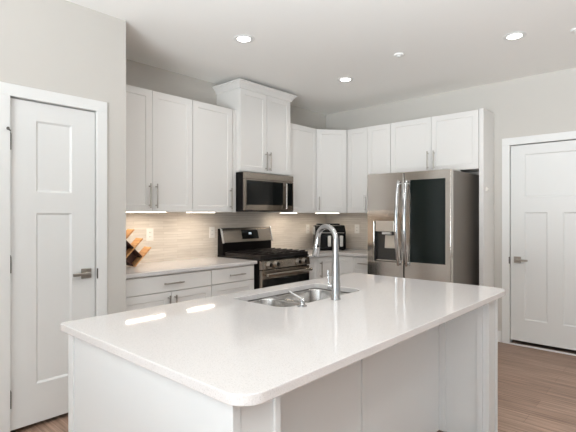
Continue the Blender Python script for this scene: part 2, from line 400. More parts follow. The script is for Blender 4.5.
# unseen near-black backings whose colour stands in for unlit rooms behind the doors
struct(emit('dark_backing_closet', boxes((0.4, 1.48, 3.55, 3.6, 0, 2.4), (0.4, 0.45, 3.115, 3.55, 0, 2.4)), M['gap']), 'near-black backing behind the narrow door, its shade put in the colour')
struct(emit('dark_backing_beyond', boxes((XW+0.19, XW+0.24, 0.3, 1.6, 0, 2.4)), M['gap']), 'near-black backing behind the right door, its shade put in the colour')

# ------------------------------------------------------------------ ceiling fixtures
def recessed(x, y, label, group):
    t = root('recessed_light', label, 'ceiling light', (x, y, ZC), group)
    bm = bmesh.new(); n = 32
    pr = [(0.0515, -0.0), (0.054, -0.006), (0.080, -0.005), (0.084, -0.0005)]
    rings = [[bm.verts.new((x + r*math.cos(2*math.pi*j/n), y + r*math.sin(2*math.pi*j/n), ZC+h)) for j in range(n)] for r, h in pr]
    for a, b in zip(rings, rings[1:]):
        for j in range(n): bm.faces.new((a[j], a[(j+1) % n], b[(j+1) % n], b[j]))
    emit('trim_ring', bm, M['trim'], t, smooth=True)
    bm = bmesh.new(); lathe(bm, (x, y, ZC-0.0035), [(0.051, 0), (0.051, 0.003)], 32)
    emit('diffuser', bm, M['lamp'], t)
    d = bpy.data.lights.new('lamp', 'AREA'); d.shape = 'DISK'; d.size = 0.11; d.energy = RECESSED_POWER; d.color = WARM; d.spread = R(150)
    o = bpy.data.objects.new('lamp', d); COL.objects.link(o); o.parent = t; o.location = (0, 0, -0.006)
G = 'recessed lights in the kitchen ceiling'
recessed(2.36, 2.60, 'round recessed light near the pantry wall corner, left in the ceiling', G)
recessed(3.766, 2.60, 'round recessed light farthest back, nearest the corner cabinets', G)
recessed(3.74, 0.99, 'round recessed light at upper right, nearest the wide white door', G)
for x, y in ((2.36, 0.99), (2.36, -0.62), (3.75, -0.62), (0.95, -0.62)):
    recessed(x, y, 'round recessed ceiling light above or behind the viewer, outside the photo', 'recessed lights outside the photo')
def cover(x, y, r, label):
    t = bmesh.new(); lathe(t, (x, y, ZC), [(r, 0), (r, -0.006), (r*0.9, -0.012), (r*0.45, -0.013), (r*0.42, -0.02), (r*0.2, -0.022)], 28)
    o = emit('sprinkler_cover', t, M['trim'], None, smooth=True, loc=(x, y, ZC)); o['label'] = label; o['category'] = 'sprinkler'
cover(3.499, 1.853, 0.045, 'small white round sprinkler cover in the middle of the ceiling')
cover(3.93, 0.60, 0.05, 'small white round cover at the right edge of the ceiling')

# ------------------------------------------------------------------ upper cabinets
UB, UT = 1.358, 2.400          # bottom and top of the wall cabinets
FY = 3.390                     # door front plane on the range wall
FX = 4.590                     # door front plane on the refrigerator wall
YB = YW - 0.002; XB = XW - 0.002
def box_part(name, t, m, *bs, bevel=0): return emit(name, boxes(*bs), m, t, bevel=bevel)
G = None
t = root('wall_cabinet', 'white two-door wall cabinet above the wooden rack, left end', 'cabinet', (2.02, YB, UB))
box_part('body', t, M['cab'], (XP+0.003, 2.436, FY+0.0205, YB, UB, UT))
for a, b, ha in ((XP+0.012, 2.019, 2.019-0.028-0.001), (2.023, 2.434, 2.023+0.03)):
    f = frame((a, FY, UB+0.003), '-Y'); d = shaker('door', f, b-a, UT-UB-0.006, t, M['cab']); pull(f, ha-a, 0.133, 0.21, d)
t = root('wall_cabinet', 'white single-door wall cabinet left of the tall microwave cabinet', 'cabinet', (2.68, YB, UB))
box_part('body', t, M['cab'], (2.438, 2.933, FY+0.0205, YB, UB, UT))
f = frame((2.441, FY, UB+0.003), '-Y'); d = shaker('door', f, 0.477, UT-UB-0.006, t, M['cab']); pull(f, 0.447, 0.133, 0.21, d)
box_part('filler', t, M['cab'], (2.935, 2.976, FY+0.012, FY+0.03, UB, UT))
TX0, TX1, TY, TB, TT = 2.980, 3.744, 3.340, 1.770, 2.640
t = root('tall_wall_cabinet', 'tall white two-door cabinet with crown moulding above the microwave', 'cabinet', (3.36, YB, TB))
box_part('body', t, M['cab'], (TX0, TX1, TY+0.0205, YB, TB, TT))
for a, b, ha in ((TX0+0.003, 3.359, 3.337), (3.365, TX1-0.003, 3.395)):
    f = frame((a, TY, TB+0.012), '-Y'); d = shaker('door', f, b-a, TT-TB-0.03, t, M['cab']); pull(f, ha-a, 0.122, 0.20, d)
bm = bmesh.new()
prof = [(0, 0), (0.012, 0), (0.012, 0.015), (0.022, 0.03), (0.045, 0.055), (0.055, 0.06), (0.055, 0.072), (0.0, 0.072)]   # crown profile: (out, up)
zc = 2.618
rings = []
for (cx, cy, sx, sy) in ((TX0, YB, -1, 0), (TX0, TY, -1, -1), (TX1, TY, 1, -1), (TX1, YB, 1, 0)):
    rings.append([bm.verts.new((cx + sx*o, cy + sy*o, zc+h)) for o, h in prof])
for a, b in zip(rings, rings[1:]):
    for j in range(len(prof)): bm.faces.new((a[j], a[(j+1) % len(prof)], b[(j+1) % len(prof)], b[j]))
bm.faces.new(rings[0]); bm.faces.new(rings[-1][::-1])
emit('crown_moulding', bm, M['cab'], t)
t = root('wall_cabinet', 'white narrow wall cabinet just right of the microwave', 'cabinet', (4.01, YB, UB))
box_part('body', t, M['cab'], (TX1+0.004, 4.283, FY+0.0205, YB, UB, UT))
f = frame((TX1+0.006, FY, UB+0.003), '-Y'); d = shaker('door', f, 4.281-TX1-0.006, UT-UB-0.006, t, M['cab'])
# diagonal corner cabinet
t = root('corner_wall_cabinet', 'white diagonal corner wall cabinet between the two runs', 'cabinet', (4.6, 3.45, UB))
p0 = Vector((4.286, FY+0.006)); p1 = Vector((FX-0.004, 3.143)); dv = (p1-p0); L = dv.length; dv.normalize(); nb = Vector((-dv.y, dv.x))
bm = bmesh.new()
pts = [p0 + nb*0.021, p1 + nb*0.021, (XB, 3.147), (XB, YB), (4.286, YB)]
prism(bm, [tuple(p) for p in pts], UB, UT, lambda p, z: (p[0], p[1], z)); emit('body', bm, M['cab'], t)
f = frame((p0.x + dv.x*0.004, p0.y + dv.y*0.004, UB+0.003), (dv.x, dv.y)); d = shaker('door', f, L-0.008, UT-UB-0.006, t, M['cab']); pull(f, 0.03, 0.115, 0.17, d)
# refrigerator wall
t = root('wall_cabinet', 'white two-door wall cabinet between corner cabinet and refrigerator', 'cabinet', (XB, 2.85, UB))
box_part('body', t, M['cab'], (FX+0.0205, XB, 2.541, 3.143, UB, UT))
for a, b, ha in ((3.141, 2.850, 0.268), (2.846, 2.543, None)):
    f = frame((FX, a, UB+0.003), '-X'); d = shaker('door', f, a-b, UT-UB-0.006, t, M['cab'])
    if ha: pull(f, ha, 0.115, 0.19, d)
FB = 1.800
t = root('wall_cabinet', 'white two-door cabinet right above the refrigerator', 'cabinet', (XB, 2.04, FB))
box_part('body', t, M['cab'], (FX+0.0205, XB, 1.546, 2.539, FB, UT))
for a, b, ha in ((2.537, 2.049, 0.488-0.032), (2.045, 1.549, 0.034)):
    f = frame((FX, a, FB+0.003), '-X'); d = shaker('door', f, a-b, UT-FB-0.006, t, M['cab']); pull(f, ha, 0.122, 0.20, d)
t = root('end_panel', 'white full-height end panel right of the refrigerator', 'panel', (XB-0.16, 1.52, 0))
box_part('board', t, M['cab'], (FX-0.001, XB, 1.500, 1.544, 0, UT+0.004), bevel=0.002)
bm = bmesh.new(); box(bm, FX+0.06, FX+0.10, 1.488, 1.4995, 1.575, 1.615); tube(bm, [(FX+0.08, 1.49, 1.60), (FX+0.08, 1.472, 1.588), (FX+0.08, 1.468, 1.606)], 0.005, 8)
emit('hook', bm, M['plate'], t, bevel=0.002)

# under-cabinet light bars
def light_bar(x0, x1, y, label, rz=0, z=UB):
    cx = (x0+x1)/2; L = x1-x0
    t = root('light_bar', label, 'under-cabinet light', (cx, y, z), 'under-cabinet light bars', rz)
    bm = boxes((-L/2, L/2, -0.022, 0.022, -0.0015, -0.0002)); emit('housing', bm, M['plate'], t, local=True)
    bm = boxes((-L/2+0.008, L/2-0.008, -0.017, 0.017, -0.0042, -0.0017)); emit('diffuser', bm, M['led'], t, local=True, bevel=0.002)
    d = bpy.data.lights.new('lamp', 'AREA'); d.shape = 'RECTANGLE'; d.size = L-0.03; d.size_y = 0.03; d.energy = LED_POWER*L/0.35; d.color = LEDC; d.spread = R(170)
    o = bpy.data.objects.new('lamp', d); COL.objects.link(o); o.parent = t; o.location = (0, 0, -0.006)
light_bar(1.82, 2.22, 3.50, 'lit light bar under the left-end wall cabinet, above the wooden rack')
light_bar(2.45, 2.78, 3.50, 'lit light bar under the single-door cabinet left of the range')
light_bar(3.775, 4.05, 3.52, 'lit light bar under the narrow cabinet right of the microwave')
light_bar(4.36, 4.68, 3.40, 'lit light bar under the diagonal corner cabinet', math.atan2(dv.y, dv.x))

# ------------------------------------------------------------------ base cabinets and counters
CT, CB = 0.888, 0.858
BY = 3.098; BX = 4.297
t = root('base_cabinet', 'wide white base cabinet with drawer under the wooden rack', 'cabinet', (2.01, YB, 0))
box_part('body', t, M['cab'], (XP+0.003, 2.428, BY+0.0205, YB, 0.10, CB-0.001))
box_part('toe_kick', t, M['kick'], (XP+0.003, 2.428, BY+0.09, BY+0.11, 0, 0.0995))
f = frame((XP+0.008, BY, 0.714), '-Y'); d = slab('drawer', f, 2.425-XP-0.008, 0.130, t, M['cab']); pull(f, 2.03-XP-0.008, 0.066, 0.185, d, False)
for a, b, ha in ((XP+0.008, 2.018, 1.990), (2.022, 2.425, 2.05)):
    f = frame((a, BY, 0.108), '-Y'); d = shaker('door', f, b-a, 0.600, t, M['cab']); pull(f, ha-a, 0.488, 0.17, d)
t = root('base_cabinet', 'white drawer base cabinet directly left of the range', 'cabinet', (2.69, YB, 0))
box_part('body', t, M['cab'], (2.430, 2.962, BY+0.0205, YB, 0.10, CB-0.001))
box_part('toe_kick', t, M['kick'], (2.430, 2.962, BY+0.09, BY+0.11, 0, 0.0995))
f = frame((2.432, BY, 0.714), '-Y'); d = slab('drawer', f, 0.510, 0.130, t, M['cab']); pull(f, 0.282, 0.065, 0.185, d, False)
for z0, hh in ((0.415, 0.293), (0.108, 0.301)):
    f = frame((2.432, BY, z0), '-Y'); d = shaker('drawer', f, 0.510, hh, t, M['cab'])
    pull(f, 0.26, hh/2, 0.185, d, False)
t = root('countertop', 'white quartz countertop left of the range', 'countertop', (2.27, 3.4, CB))
emit('slab', boxes((XP+0.002, 2.966, BY-0.022, YB-0.007, CB, CT)), M['quartz'], t, bevel=0.003)

t = root('base_cabinet', 'white narrow base cabinet directly right of the range', 'cabinet', (3.83, YB, 0))
box_part('body', t, M['cab'], (3.724, 3.942, BY+0.0205, YB, 0.10, CB-0.001)); box_part('toe_kick', t, M['kick'], (3.724, 3.942, BY+0.09, BY+0.11, 0, 0.0995))
f = frame((3.728, BY, 0.108), '-Y'); shaker('door', f, 0.212, 0.736, t, M['cab'], rail=0.045)
t = root('corner_base_cabinet', 'white corner base cabinet below the black air fryer', 'cabinet', (4.5, 3.4, 0))
bm = bmesh.new(); prism(bm, [(3.944, BY+0.0205), (BX+0.0205, BY+0.0205), (BX+0.0205, 2.848), (XB, 2.848), (XB, YB), (3.944, YB)], 0.10, CB-0.001, lambda p, z: (p[0], p[1], z)); emit('body', bm, M['cab'], t)
box_part('toe_kick', t, M['kick'], (3.944, BX+0.1, BY+0.09, BY+0.11, 0, 0.0995), (BX+0.09, BX+0.11, 2.848, BY+0.09, 0, 0.0995))
f = frame((3.948, BY, 0.108), '-Y'); d = shaker('door', f, BX-3.948-0.004, 0.736, t, M['cab']); pull(f, 0.03, 0.60, 0.19, d)
f = frame((BX, BY-0.004, 0.108), '-X'); d = shaker('door', f, BY-0.004-2.851, 0.736, t, M['cab'])
t = root('drawer_cabinet', 'narrow white three-drawer base cabinet beside the refrigerator', 'cabinet', (4.6, 2.75, 0))
box_part('body', t, M['cab'], (BX+0.0205, XB, 2.552, 2.846, 0.10, CB-0.001)); box_part('toe_kick', t, M['kick'], (BX+0.09, BX+0.11, 2.552, 2.846, 0, 0.0995))
for z0, hh in ((0.714, 0.130), (0.415, 0.293), (0.108, 0.301)):
    f = frame((BX, 2.844, z0), '-X'); d = slab('drawer', f, 0.288, hh, t, M['cab']); pull(f, 0.144, min(hh/2, 0.25), 0.16, d, False)
t = root('countertop', 'white quartz L-shaped countertop under the black air fryer', 'countertop', (4.4, 3.4, CB))
bm = bmesh.new(); prism(bm, [(3.722, BY-0.022), (BX-0.022, BY-0.022), (BX-0.022, 2.550), (XB-0.007, 2.550), (XB-0.007, YB-0.007), (3.722, YB-0.007)], CB, CT, lambda p, z: (p[0], p[1], z))
emit('slab', bm, M['quartz'], t, bevel=0.003)

# outlets
def outlet(c, face, label, w=0.072):
    t = root('outlet', label, 'outlet', c, 'wall outlets in the backsplash'); f = frame(c, face)
    def fb(bm, a0, a1, b0, b1, c0, c1):
        q = [bm.verts.new(f(x, y, z)) for z in (c0, c1) for x, y in ((a0,b0),(a1,b0),(a1,b1),(a0,b1))]
        for k in ((0,3,2,1),(4,5,6,7),(0,1,5,4),(1,2,6,5),(2,3,7,6),(3,0,4,7)): bm.faces.new([q[i] for i in k])
    bm = bmesh.new(); fb(bm, -w/2, w/2, -0.058, 0.058, 0, 0.006); emit('plate', bm, M['plate'], t, bevel=0.002)
    for s in (-1, 1):
        bm = bmesh.new(); fb(bm, -0.017, 0.017, s*0.02-0.014, s*0.02+0.014, 0.006, 0.008); r = emit('receptacle', bm, M['plate'], t, bevel=0.001)
        bm = bmesh.new(); fb(bm, -0.008, -0.005, s*0.02-0.005, s*0.02+0.005, 0.008, 0.0085); fb(bm, 0.005, 0.008, s*0.02-0.005, s*0.02+0.005, 0.008, 0.0085); emit('slot', bm, M['slot'], r)
outlet((2.186, YW-0.0085, 1.148), '-Y', 'white outlet on the backsplash right of the wooden rack')
outlet((2.912, YW-0.0085, 1.148), '-Y', 'white outlet on the backsplash left of the range')
outlet((4.50, YW-0.0085, 1.148), '-Y', 'white outlet left of the black air fryer')
outlet((XW-0.0085, 3.205, 1.150), '-X', 'white outlet right of the black air fryer')

# ------------------------------------------------------------------ range
RX0, RX1 = 2.978, 3.706; RF = 3.035
t = root('gas_range', 'stainless steel gas range with black grates between the counters', 'range', (3.335, 3.4, 0))
box_part('body', t, M['black'], (RX0, RX1, RF+0.03, 3.70, 0.04, 0.885))
for x in (RX0+0.05, RX1-0.05):
    for y in (RF+0.08, 3.62):
        bm = bmesh.new(); lathe(bm, (x, y, 0), [(0.018, 0), (0.018, 0.0395)], 12); emit('foot', bm, M['black'], t)
box_part('cooktop', t, M['enamel'], (RX0-0.002, RX1+0.002, RF+0.005, 3.700, 0.8855, 0.905), bevel=0.004)
# control panel: leaning steel band under the cooktop front
bm = bmesh.new(); prism(bm, [(RF+0.03, 0.8845), (RF-0.002, 0.878), (RF-0.016, 0.800), (RF+0.03, 0.795)], RX0, RX1, lambda p, x: (x, p[0], p[1]))
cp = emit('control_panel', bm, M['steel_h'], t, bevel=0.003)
for x in (3.072, 3.172, 3.505, 3.602):
    bm = bmesh.new(); lathe(bm, (x, RF-0.008, 0.842), [(0.033, 0), (0.033, 0.006), (0.029, 0.008), (0.026, 0.030), (0.023, 0.034), (0.021, 0.034)], 24, 'Y'); k = emit('knob', bm, M['nickel'], t, smooth=True)
    bm = bmesh.new(); lathe(bm, (x, RF-0.0425, 0.842), [(0.0205, 0), (0.0205, 0.002)], 20, 'Y'); emit('knob_face', bm, M['black'], k)
    bm = boxes((x-0.0035, x+0.0035, RF-0.052, RF-0.0448, 0.824, 0.860)); emit('grip', bm, M['dark_nickel'], k)
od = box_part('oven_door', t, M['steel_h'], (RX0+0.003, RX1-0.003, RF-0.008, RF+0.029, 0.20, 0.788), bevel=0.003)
emit('window', boxes((RX0+0.012, RX1-0.012, RF-0.0115, RF-0.0085, 0.21, 0.705)), M['black_glass'], od)
bm = bmesh.new(); tube(bm, [(RX0+0.03, RF-0.058, 0.750), (RX1-0.03, RF-0.058, 0.750)], 0.016, 14)
for x in (RX0+0.06, RX1-0.06): tube(bm, [(x, RF-0.006, 0.750), (x, RF-0.055, 0.750)], 0.011, 10)
emit('handle', bm, M['steel_h'], od, smooth=True)
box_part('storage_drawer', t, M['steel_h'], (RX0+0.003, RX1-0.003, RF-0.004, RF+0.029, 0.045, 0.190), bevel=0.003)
# backguard
GB = 3.606
bm = bmesh.new(); prism(bm, [(GB+0.012, 0.9055), (3.700, 0.9055), (3.700, 1.186), (GB+0.068, 1.186), (GB+0.026, 1.036), (GB+0.012, 1.036)], RX0+0.004, RX1+0.010, lambda p, x: (x, p[0], p[1])); emit('backguard_base', bm, M['black'], t)
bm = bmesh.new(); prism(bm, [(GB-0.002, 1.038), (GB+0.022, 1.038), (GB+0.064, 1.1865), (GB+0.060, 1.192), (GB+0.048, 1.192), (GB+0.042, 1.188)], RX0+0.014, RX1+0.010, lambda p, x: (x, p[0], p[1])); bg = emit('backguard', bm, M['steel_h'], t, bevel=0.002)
for x0, x1 in ((RX0+0.001, RX0+0.0135), (RX1+0.0105, RX1+0.020)):
    bm = bmesh.new(); prism(bm, [(GB-0.010, 1.032), (GB+0.012, 1.032), (GB+0.056, 1.196), (GB+0.044, 1.196), (GB+0.034, 1.190)], x0, x1, lambda p, x: (x, p[0], p[1])); emit('backguard_cap', bm, M['chrome'], t, bevel=0.002)
# display lies on the leaning face
ln = Vector((0, 0.044, 0.150)).normalized(); nn = Vector((0, -ln.z, ln.y))
def on_guard(x, s, o): p = Vector((0, GB-0.002, 1.038)) + ln*s + nn*o; return (x, p.y, p.z)
def guard_box(x0, x1, s0, s1, o0, o1):
    bm = bmesh.new(); q = [bm.verts.new(on_guard(x, s, o)) for o in (o0, o1) for x, s in ((x0,s0),(x1,s0),(x1,s1),(x0,s1))]
    for k in ((0,3,2,1),(4,5,6,7),(0,1,5,4),(1,2,6,5),(2,3,7,6),(3,0,4,7)): bm.faces.new([q[i] for i in k])
    return bm
dp = emit('display', guard_box(3.262, 3.506, 0.030, 0.132, 0.0002, 0.004), M['black_glass'], bg)
emit('clock', guard_box(3.362, 3.402, 0.080, 0.102, 0.0041, 0.0048), M['screen'], dp)
# burners and grates
for x, y in ((3.12, 3.19), (3.12, 3.46), (3.342, 3.32), (3.56, 3.19), (3.56, 3.46)):
    bm = bmesh.new(); lathe(bm, (x, y, 0.9052), [(0.045, 0), (0.045, 0.006), (0.032, 0.008), (0.032, 0.016), (0.018, 0.018)], 20); emit('burner', bm, M['iron'], t, smooth=True)
for i in range(3):
    x0 = RX0+0.006 + i*0.2395; x1 = x0+0.2365; y0, y1 = RF+0.012, 3.585; bm = bmesh.new(); zt = 0.944
    w = 0.011
    for x in (x0, x1-w): box(bm, x, x+w, y0, y1, 0.9052, zt-0.006)
    for y in (y0, y1-w): box(bm, x0, x1, y, y+w, 0.9052, zt-0.006)
    box(bm, x0, x1, (y0+y1)/2-w/2, (y0+y1)/2+w/2, zt-0.016, zt-0.002)
    box(bm, (x0+x1)/2-w/2, (x0+x1)/2+w/2, y0, y1, zt-0.016, zt+0.004)
    for q in (0.08, 0.25, 0.42, 0.58, 0.75, 0.92):
        y = y0+q*(y1-y0)
        for a, b in ((x0, x0+0.085), (x1-0.085, x1)):
            box(bm, a, b, y-w/2, y+w/2, zt-0.010, zt+0.008)
    emit('grate', bm, M['iron'], t, bevel=0.002)

# ------------------------------------------------------------------ microwave
MX0, MX1, MY, MB, MT = 2.984, 3.722, 3.275, 1.368, 1.768
t = root('microwave', 'stainless over-the-range microwave below the tall white cabinet', 'microwave', (3.35, 3.5, MB))
box_part('body', t, M['black'], (MX0, MX1, MY+0.03, YB-0.01, MB, MT-0.001), bevel=0.003)
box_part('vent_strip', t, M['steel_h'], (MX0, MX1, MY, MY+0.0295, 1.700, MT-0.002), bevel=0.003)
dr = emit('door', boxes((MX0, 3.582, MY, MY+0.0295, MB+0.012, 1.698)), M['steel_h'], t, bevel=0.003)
emit('window', boxes((MX0+0.025, 3.548, MY-0.003, MY-0.0003, MB+0.068, 1.685)), M['black_glass'], dr)
bm = bmesh.new(); tube(bm, [(3.574, MY-0.032, MB+0.03), (3.574, MY-0.032, 1.675)], 0.0085, 12)
for z in (MB+0.075, 1.640): tube(bm, [(3.566, MY-0.002, z), (3.572, MY-0.032, z)], 0.006, 8)
emit('handle', bm, M['steel'], dr, smooth=True)
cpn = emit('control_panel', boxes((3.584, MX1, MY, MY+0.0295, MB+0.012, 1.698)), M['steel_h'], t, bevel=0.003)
emit('keypad', boxes((3.602, MX1-0.016, MY-0.003, MY-0.0003, MB+0.068, 1.685)), M['black_glass'], cpn)
box_part('bottom_trim', t, M['gap'], (MX0+0.004, MX1-0.004, MY+0.006, MY+0.0295, MB, MB+0.0115))

# ------------------------------------------------------------------ refrigerator
GX = 4.081; GY0, GY1 = 1.628, 2.534; GT = 1.764; GM = 2.108
t = root('refrigerator', 'stainless french-door refrigerator with black glass panel and water dispenser', 'refrigerator', (4.55, 2.16, 0))
box_part('body', t, M['side_grey'], (GX+0.082, XB-0.02, GY0+0.012, GY1-0.012, 0.03, GT-0.004), bevel=0.004)
box_part('gasket', t, M['gap'], (GX+0.066, GX+0.0815, GY0+0.02, GY1-0.02, 0.05, GT-0.03))
for y in (GY0+0.10, GY1-0.10):
    for x in (GX+0.14, XB-0.1):
        bm = bmesh.new(); lathe(bm, (x, y, 0), [(0.02, 0), (0.02, 0.0295)], 12); emit('foot', bm, M['black'], t)
for y in (GY0+0.055, GY1-0.055): box_part('hinge_cover', t, M['lightgrey'], (GX+0.01, GX+0.30, y-0.035, y+0.035, GT-0.0035, GT+0.012), bevel=0.005)
DB = 0.615
# left door with the dispenser recess
ry0, ry1, rz0, rz1 = 2.183, 2.452, 0.844, 1.264
F = frame((GX, GY1, DB), '-X')
ld = panel_grid(F, [0, GY1-ry1, GY1-ry0, GY1-GM-0.004], [0, rz0-DB, rz1-DB, GT-DB], {(1, 1)}, 0.065, 0.055, 0.002)
ld = emit('door', ld, M['steel'], t, bevel=0.004, label='left door with the water and ice dispenser')
emit('dispenser_recess', boxes((GX+0.012, GX+0.0545, ry0+0.003, ry1-0.003, rz0+0.003, rz0+0.010), (GX+0.0500, GX+0.0545, ry0+0.003, ry1-0.003, rz0+0.010, rz1-0.003),
    (GX+0.004, GX+0.0500, ry1-0.008, ry1-0.003, rz0+0.010, rz1-0.003), (GX+0.004, GX+0.0500, ry0+0.003, ry0+0.008, rz0+0.010, rz1-0.003)), M['recess'], ld)
emit('dispenser_panel', boxes((GX-0.008, GX+0.049, ry0+0.030, ry1-0.020, 1.157, 1.270)), M['disp'], ld, bevel=0.006)
emit('dispenser_nozzle', boxes((GX+0.006, GX+0.040, 2.262, 2.363, 1.129, 1.1552)), M['plate'], ld, bevel=0.004)
bm = bmesh.new(); prism(bm, [(GX+0.030, 0.985), (GX+0.0495, 0.985), (GX+0.0495, 1.120), (GX+0.044, 1.120)], 2.228, 2.344, lambda p, y: (p[0], y, p[1])); emit('dispenser_paddle', bm, M['disp'], ld, bevel=0.003)
emit('drip_tray', boxes((GX+0.002, GX+0.0495, ry0+0.009, ry1-0.030, rz0+0.0102, rz0+0.018)), M['disp'], ld)
# right door with the dark glass
F = frame((GX, GM-0.004, DB), '-X')
rd = emit('door', panel_grid(F, [0, GM-0.004-GY0], [0, GT-DB], set(), 0.065), M['steel'], t, bevel=0.006, label='right door with the large black glass panel')
emit('glass_panel', boxes((GX-0.004, GX-0.0003, 1.681, 2.039, 0.860, 1.680)), M['tinted'], rd, bevel=0.002)
for dd, y in ((ld, GM+0.050), (rd, GM-0.040)):
    bm = bmesh.new(); pts = []; rr = []
    for i in range(25):
        s = i/24; z = 0.820 + s*(1.676-0.820); o = 0.022 + 0.050*math.sin(math.pi*s)**0.7
        pts.append((GX-o, y, z)); rr.append(0.0135 + 0.003*math.sin(math.pi*s))
    tube(bm, pts, rr, 12)
    for z in (0.85, 1.646): tube(bm, [(GX-0.0002, y, z), (GX-0.036, y, z)], 0.011, 10)
    emit('handle', bm, M['chrome'], dd, smooth=True)
for z0, z1 in ((0.33, 0.608), (0.045, 0.323)):
    F = frame((GX, GY1, z0), '-X'); dd = emit('freezer_drawer', panel_grid(F, [0, GY1-GY0], [0, z1-z0], set(), 0.065), M['steel'], t, bevel=0.006)
    bm = bmesh.new(); tube(bm, [(GX-0.05, GY1-0.1, z1-0.05), (GX-0.05, GY0+0.1, z1-0.05)], 0.013, 12)
    for y in (GY1-0.14, GY0+0.14): tube(bm, [(GX-0.0002, y, z1-0.05), (GX-0.05, y, z1-0.05)], 0.01, 10)
    emit('handle', bm, M['chrome'], dd, smooth=True)

# ------------------------------------------------------------------ island
IX0, IX1, IY0, IY1 = 0.704, 2.842, 0.777, 1.897
bx0, bx1, by0, by1, bk = 0.724, 2.824, 0.840, 1.832, 1.130
t = root('island_cabinet', 'white kitchen island base with corner posts and recessed seating side', 'island', (1.77, 1.35, 0))
H0, H1 = 0.0, CB-0.001
box_part('end_panel', t, M['island'], (bx0, bx0+0.028, by0, by1, H0, H1), bevel=0.002)
box_part('edge_strip', t, M['island'], (bx0-0.006, bx0-0.0003, by1-0.045, by1, H0, H1), bevel=0.001)
def post(x0, x1, bat):
    b = [(x0, x1, by0+0.004, by0+0.03, H0, H1), (bat, bat+0.022, by0-0.004, by0+0.0038, H0, H1)]
    emit('corner_post', boxes(*b), M['island'], t, bevel=0.001)
post(bx0+0.031, bx0+0.172, bx0+0.150)
post(bx1-0.172, bx1-0.031, bx1-0.172)
box_part('end_panel', t, M['island'], (bx1-0.028, bx1, by0, by1, H0, H1), bevel=0.002)
for xx, s in ((bx0+0.171, 1), (bx1-0.171, -1)):      # returns from post to back panel
    a, b = (xx-0.018, xx) if s > 0 else (xx, xx+0.018)
    box_part('side_return', t, M['island'], (a, b, by0+0.0305, bk, H0, H1))
    c, d_ = (xx+0.0002, xx+0.008) if s > 0 else (xx-0.008, xx-0.0002)
    box_part('batten', t, M['island'], (c, d_, bk-0.040, bk-0.0005, H0, H1), bevel=0.001)
    box_part('batten', t, M['island'], (c, d_, by0+0.0305, by0+0.065, H0, H1), bevel=0.001)
box_part('back_panel', t, M['island'], (bx0+0.0285, bx1-0.0285, bk, bk+0.018, H0, H1))
box_part('batten', t, M['island'], (1.764, 1.782, bk-0.010, bk-0.0002, H0, H1), bevel=0.001)
box_part('front_frame', t, M['island'], (bx0+0.0285, bx1-0.0285, by1-0.04, by1-0.02, 0.10, H1))
for i in range(4):
    x0 = bx0+0.03 + i*0.513; f = frame((x0+0.505, by1, 0.108), '+Y'); d = shaker('door', f, 0.505, 0.736, t, M['island']); pull(f, 0.03 if i % 2 else 0.475, 0.6, 0.18, d)
SX0, SX1, SY0, SY1 = 1.530, 2.225, 1.405, 1.775
t = root('island_countertop', 'large white quartz island top with rounded corners and sink cutout', 'countertop', (1.77, 1.35, CB))
bm = plate_holes(rrect(IX0, IX1, IY0, IY1, [0.075, 0.105, 0.03, 0.03], 12), [rrect(SX0, SX1, SY0, SY1, [0.07, 0.07, 0.025, 0.025], 8)], CB, CT)
emit('slab', bm, M['quartz'], t, bevel=0.003)

# sink
t = root('sink', 'stainless double-bowl undermount sink in the white island top', 'sink', (1.88, 1.59, CB))
BL = [(SX0-0.006, 1.800), (1.826, SX1+0.006)]
zr = CB-0.0005
bm = plate_holes(rrect(SX0-0.016, SX1+0.016, SY0-0.016, SY1+0.014, 0.075, 8), [rrect(a, b, SY0-0.006, SY1+0.006, 0.07, 8) for a, b in BL], zr-0.0015, zr)
emit('rim', bm, M['sink'], t)
for a, b in BL:
    bm = bmesh.new(); rings = []
    for ins, z, r in ((0, zr-0.001, 0.070), (0.003, zr-0.010, 0.068), (0.008, zr-0.15, 0.064), (0.016, zr-0.178, 0.056), (0.034, zr-0.192, 0.045), (0.07, zr-0.197, 0.03), (0.105, zr-0.198, 0.015)):
        rings.append([bm.verts.new((x, y, z)) for x, y in rrect(a+ins, b-ins, SY0-0.006+ins, SY1+0.006-ins, r, 8)])
    for p, q in zip(rings, rings[1:]):
        n = len(p)
        for j in range(n): bm.faces.new((p[j], p[(j+1) % n], q[(j+1) % n], q[j]))
    bm.faces.new(rings[-1])
    bw = emit('bowl', bm, M['sink'], t, smooth=True); so = bw.modifiers.new('thickness', 'SOLIDIFY'); so.thickness = 0.0015; so.offset = 0
    cx, cy = (a+b)/2, (SY0+SY1)/2
    bm = bmesh.new(); lathe(bm, (cx, cy, zr-0.1965), [(0.05, 0), (0.048, 0.002), (0.036, 0.0025), (0.030, 0.001), (0.01, 0.001)], 24); emit('drain', bm, M['chrome'], t, smooth=True)

# faucet
fx, fy = 1.872, 1.354
t = root('kitchen_faucet', 'chrome gooseneck pull-down faucet standing at the island sink', 'faucet', (fx, fy, CT))
bm = bmesh.new(); lathe(bm, (fx, fy, CT+0.0003), [(0.0265, 0), (0.0265, 0.006), (0.0245, 0.010), (0.0245, 0.085), (0.0225, 0.10), (0.0205, 0.17), (0.0165, 0.22)], 24); emit('base', bm, M['faucet'], t, smooth=True)
bm = bmesh.new(); dx, dy = 0.22, 0.975
def sp(s, z): return (fx + dx*s, fy + dy*s, z)
rc = 0.074; zt = 1.198
pts = [sp(0, CT+0.21), sp(0, 1.12), sp(0, 1.18)]
for i in range(17):
    a = math.pi * i/16; pts.append(sp(rc - rc*math.cos(a), zt + rc*0.92*math.sin(a)))
pts += [sp(0.149, 1.185)]
tube(bm, pts, [0.0175, 0.0165, 0.0155] + [0.0145]*17 + [0.0142], 16); nk = emit('neck', bm, M['faucet'], t, smooth=True)
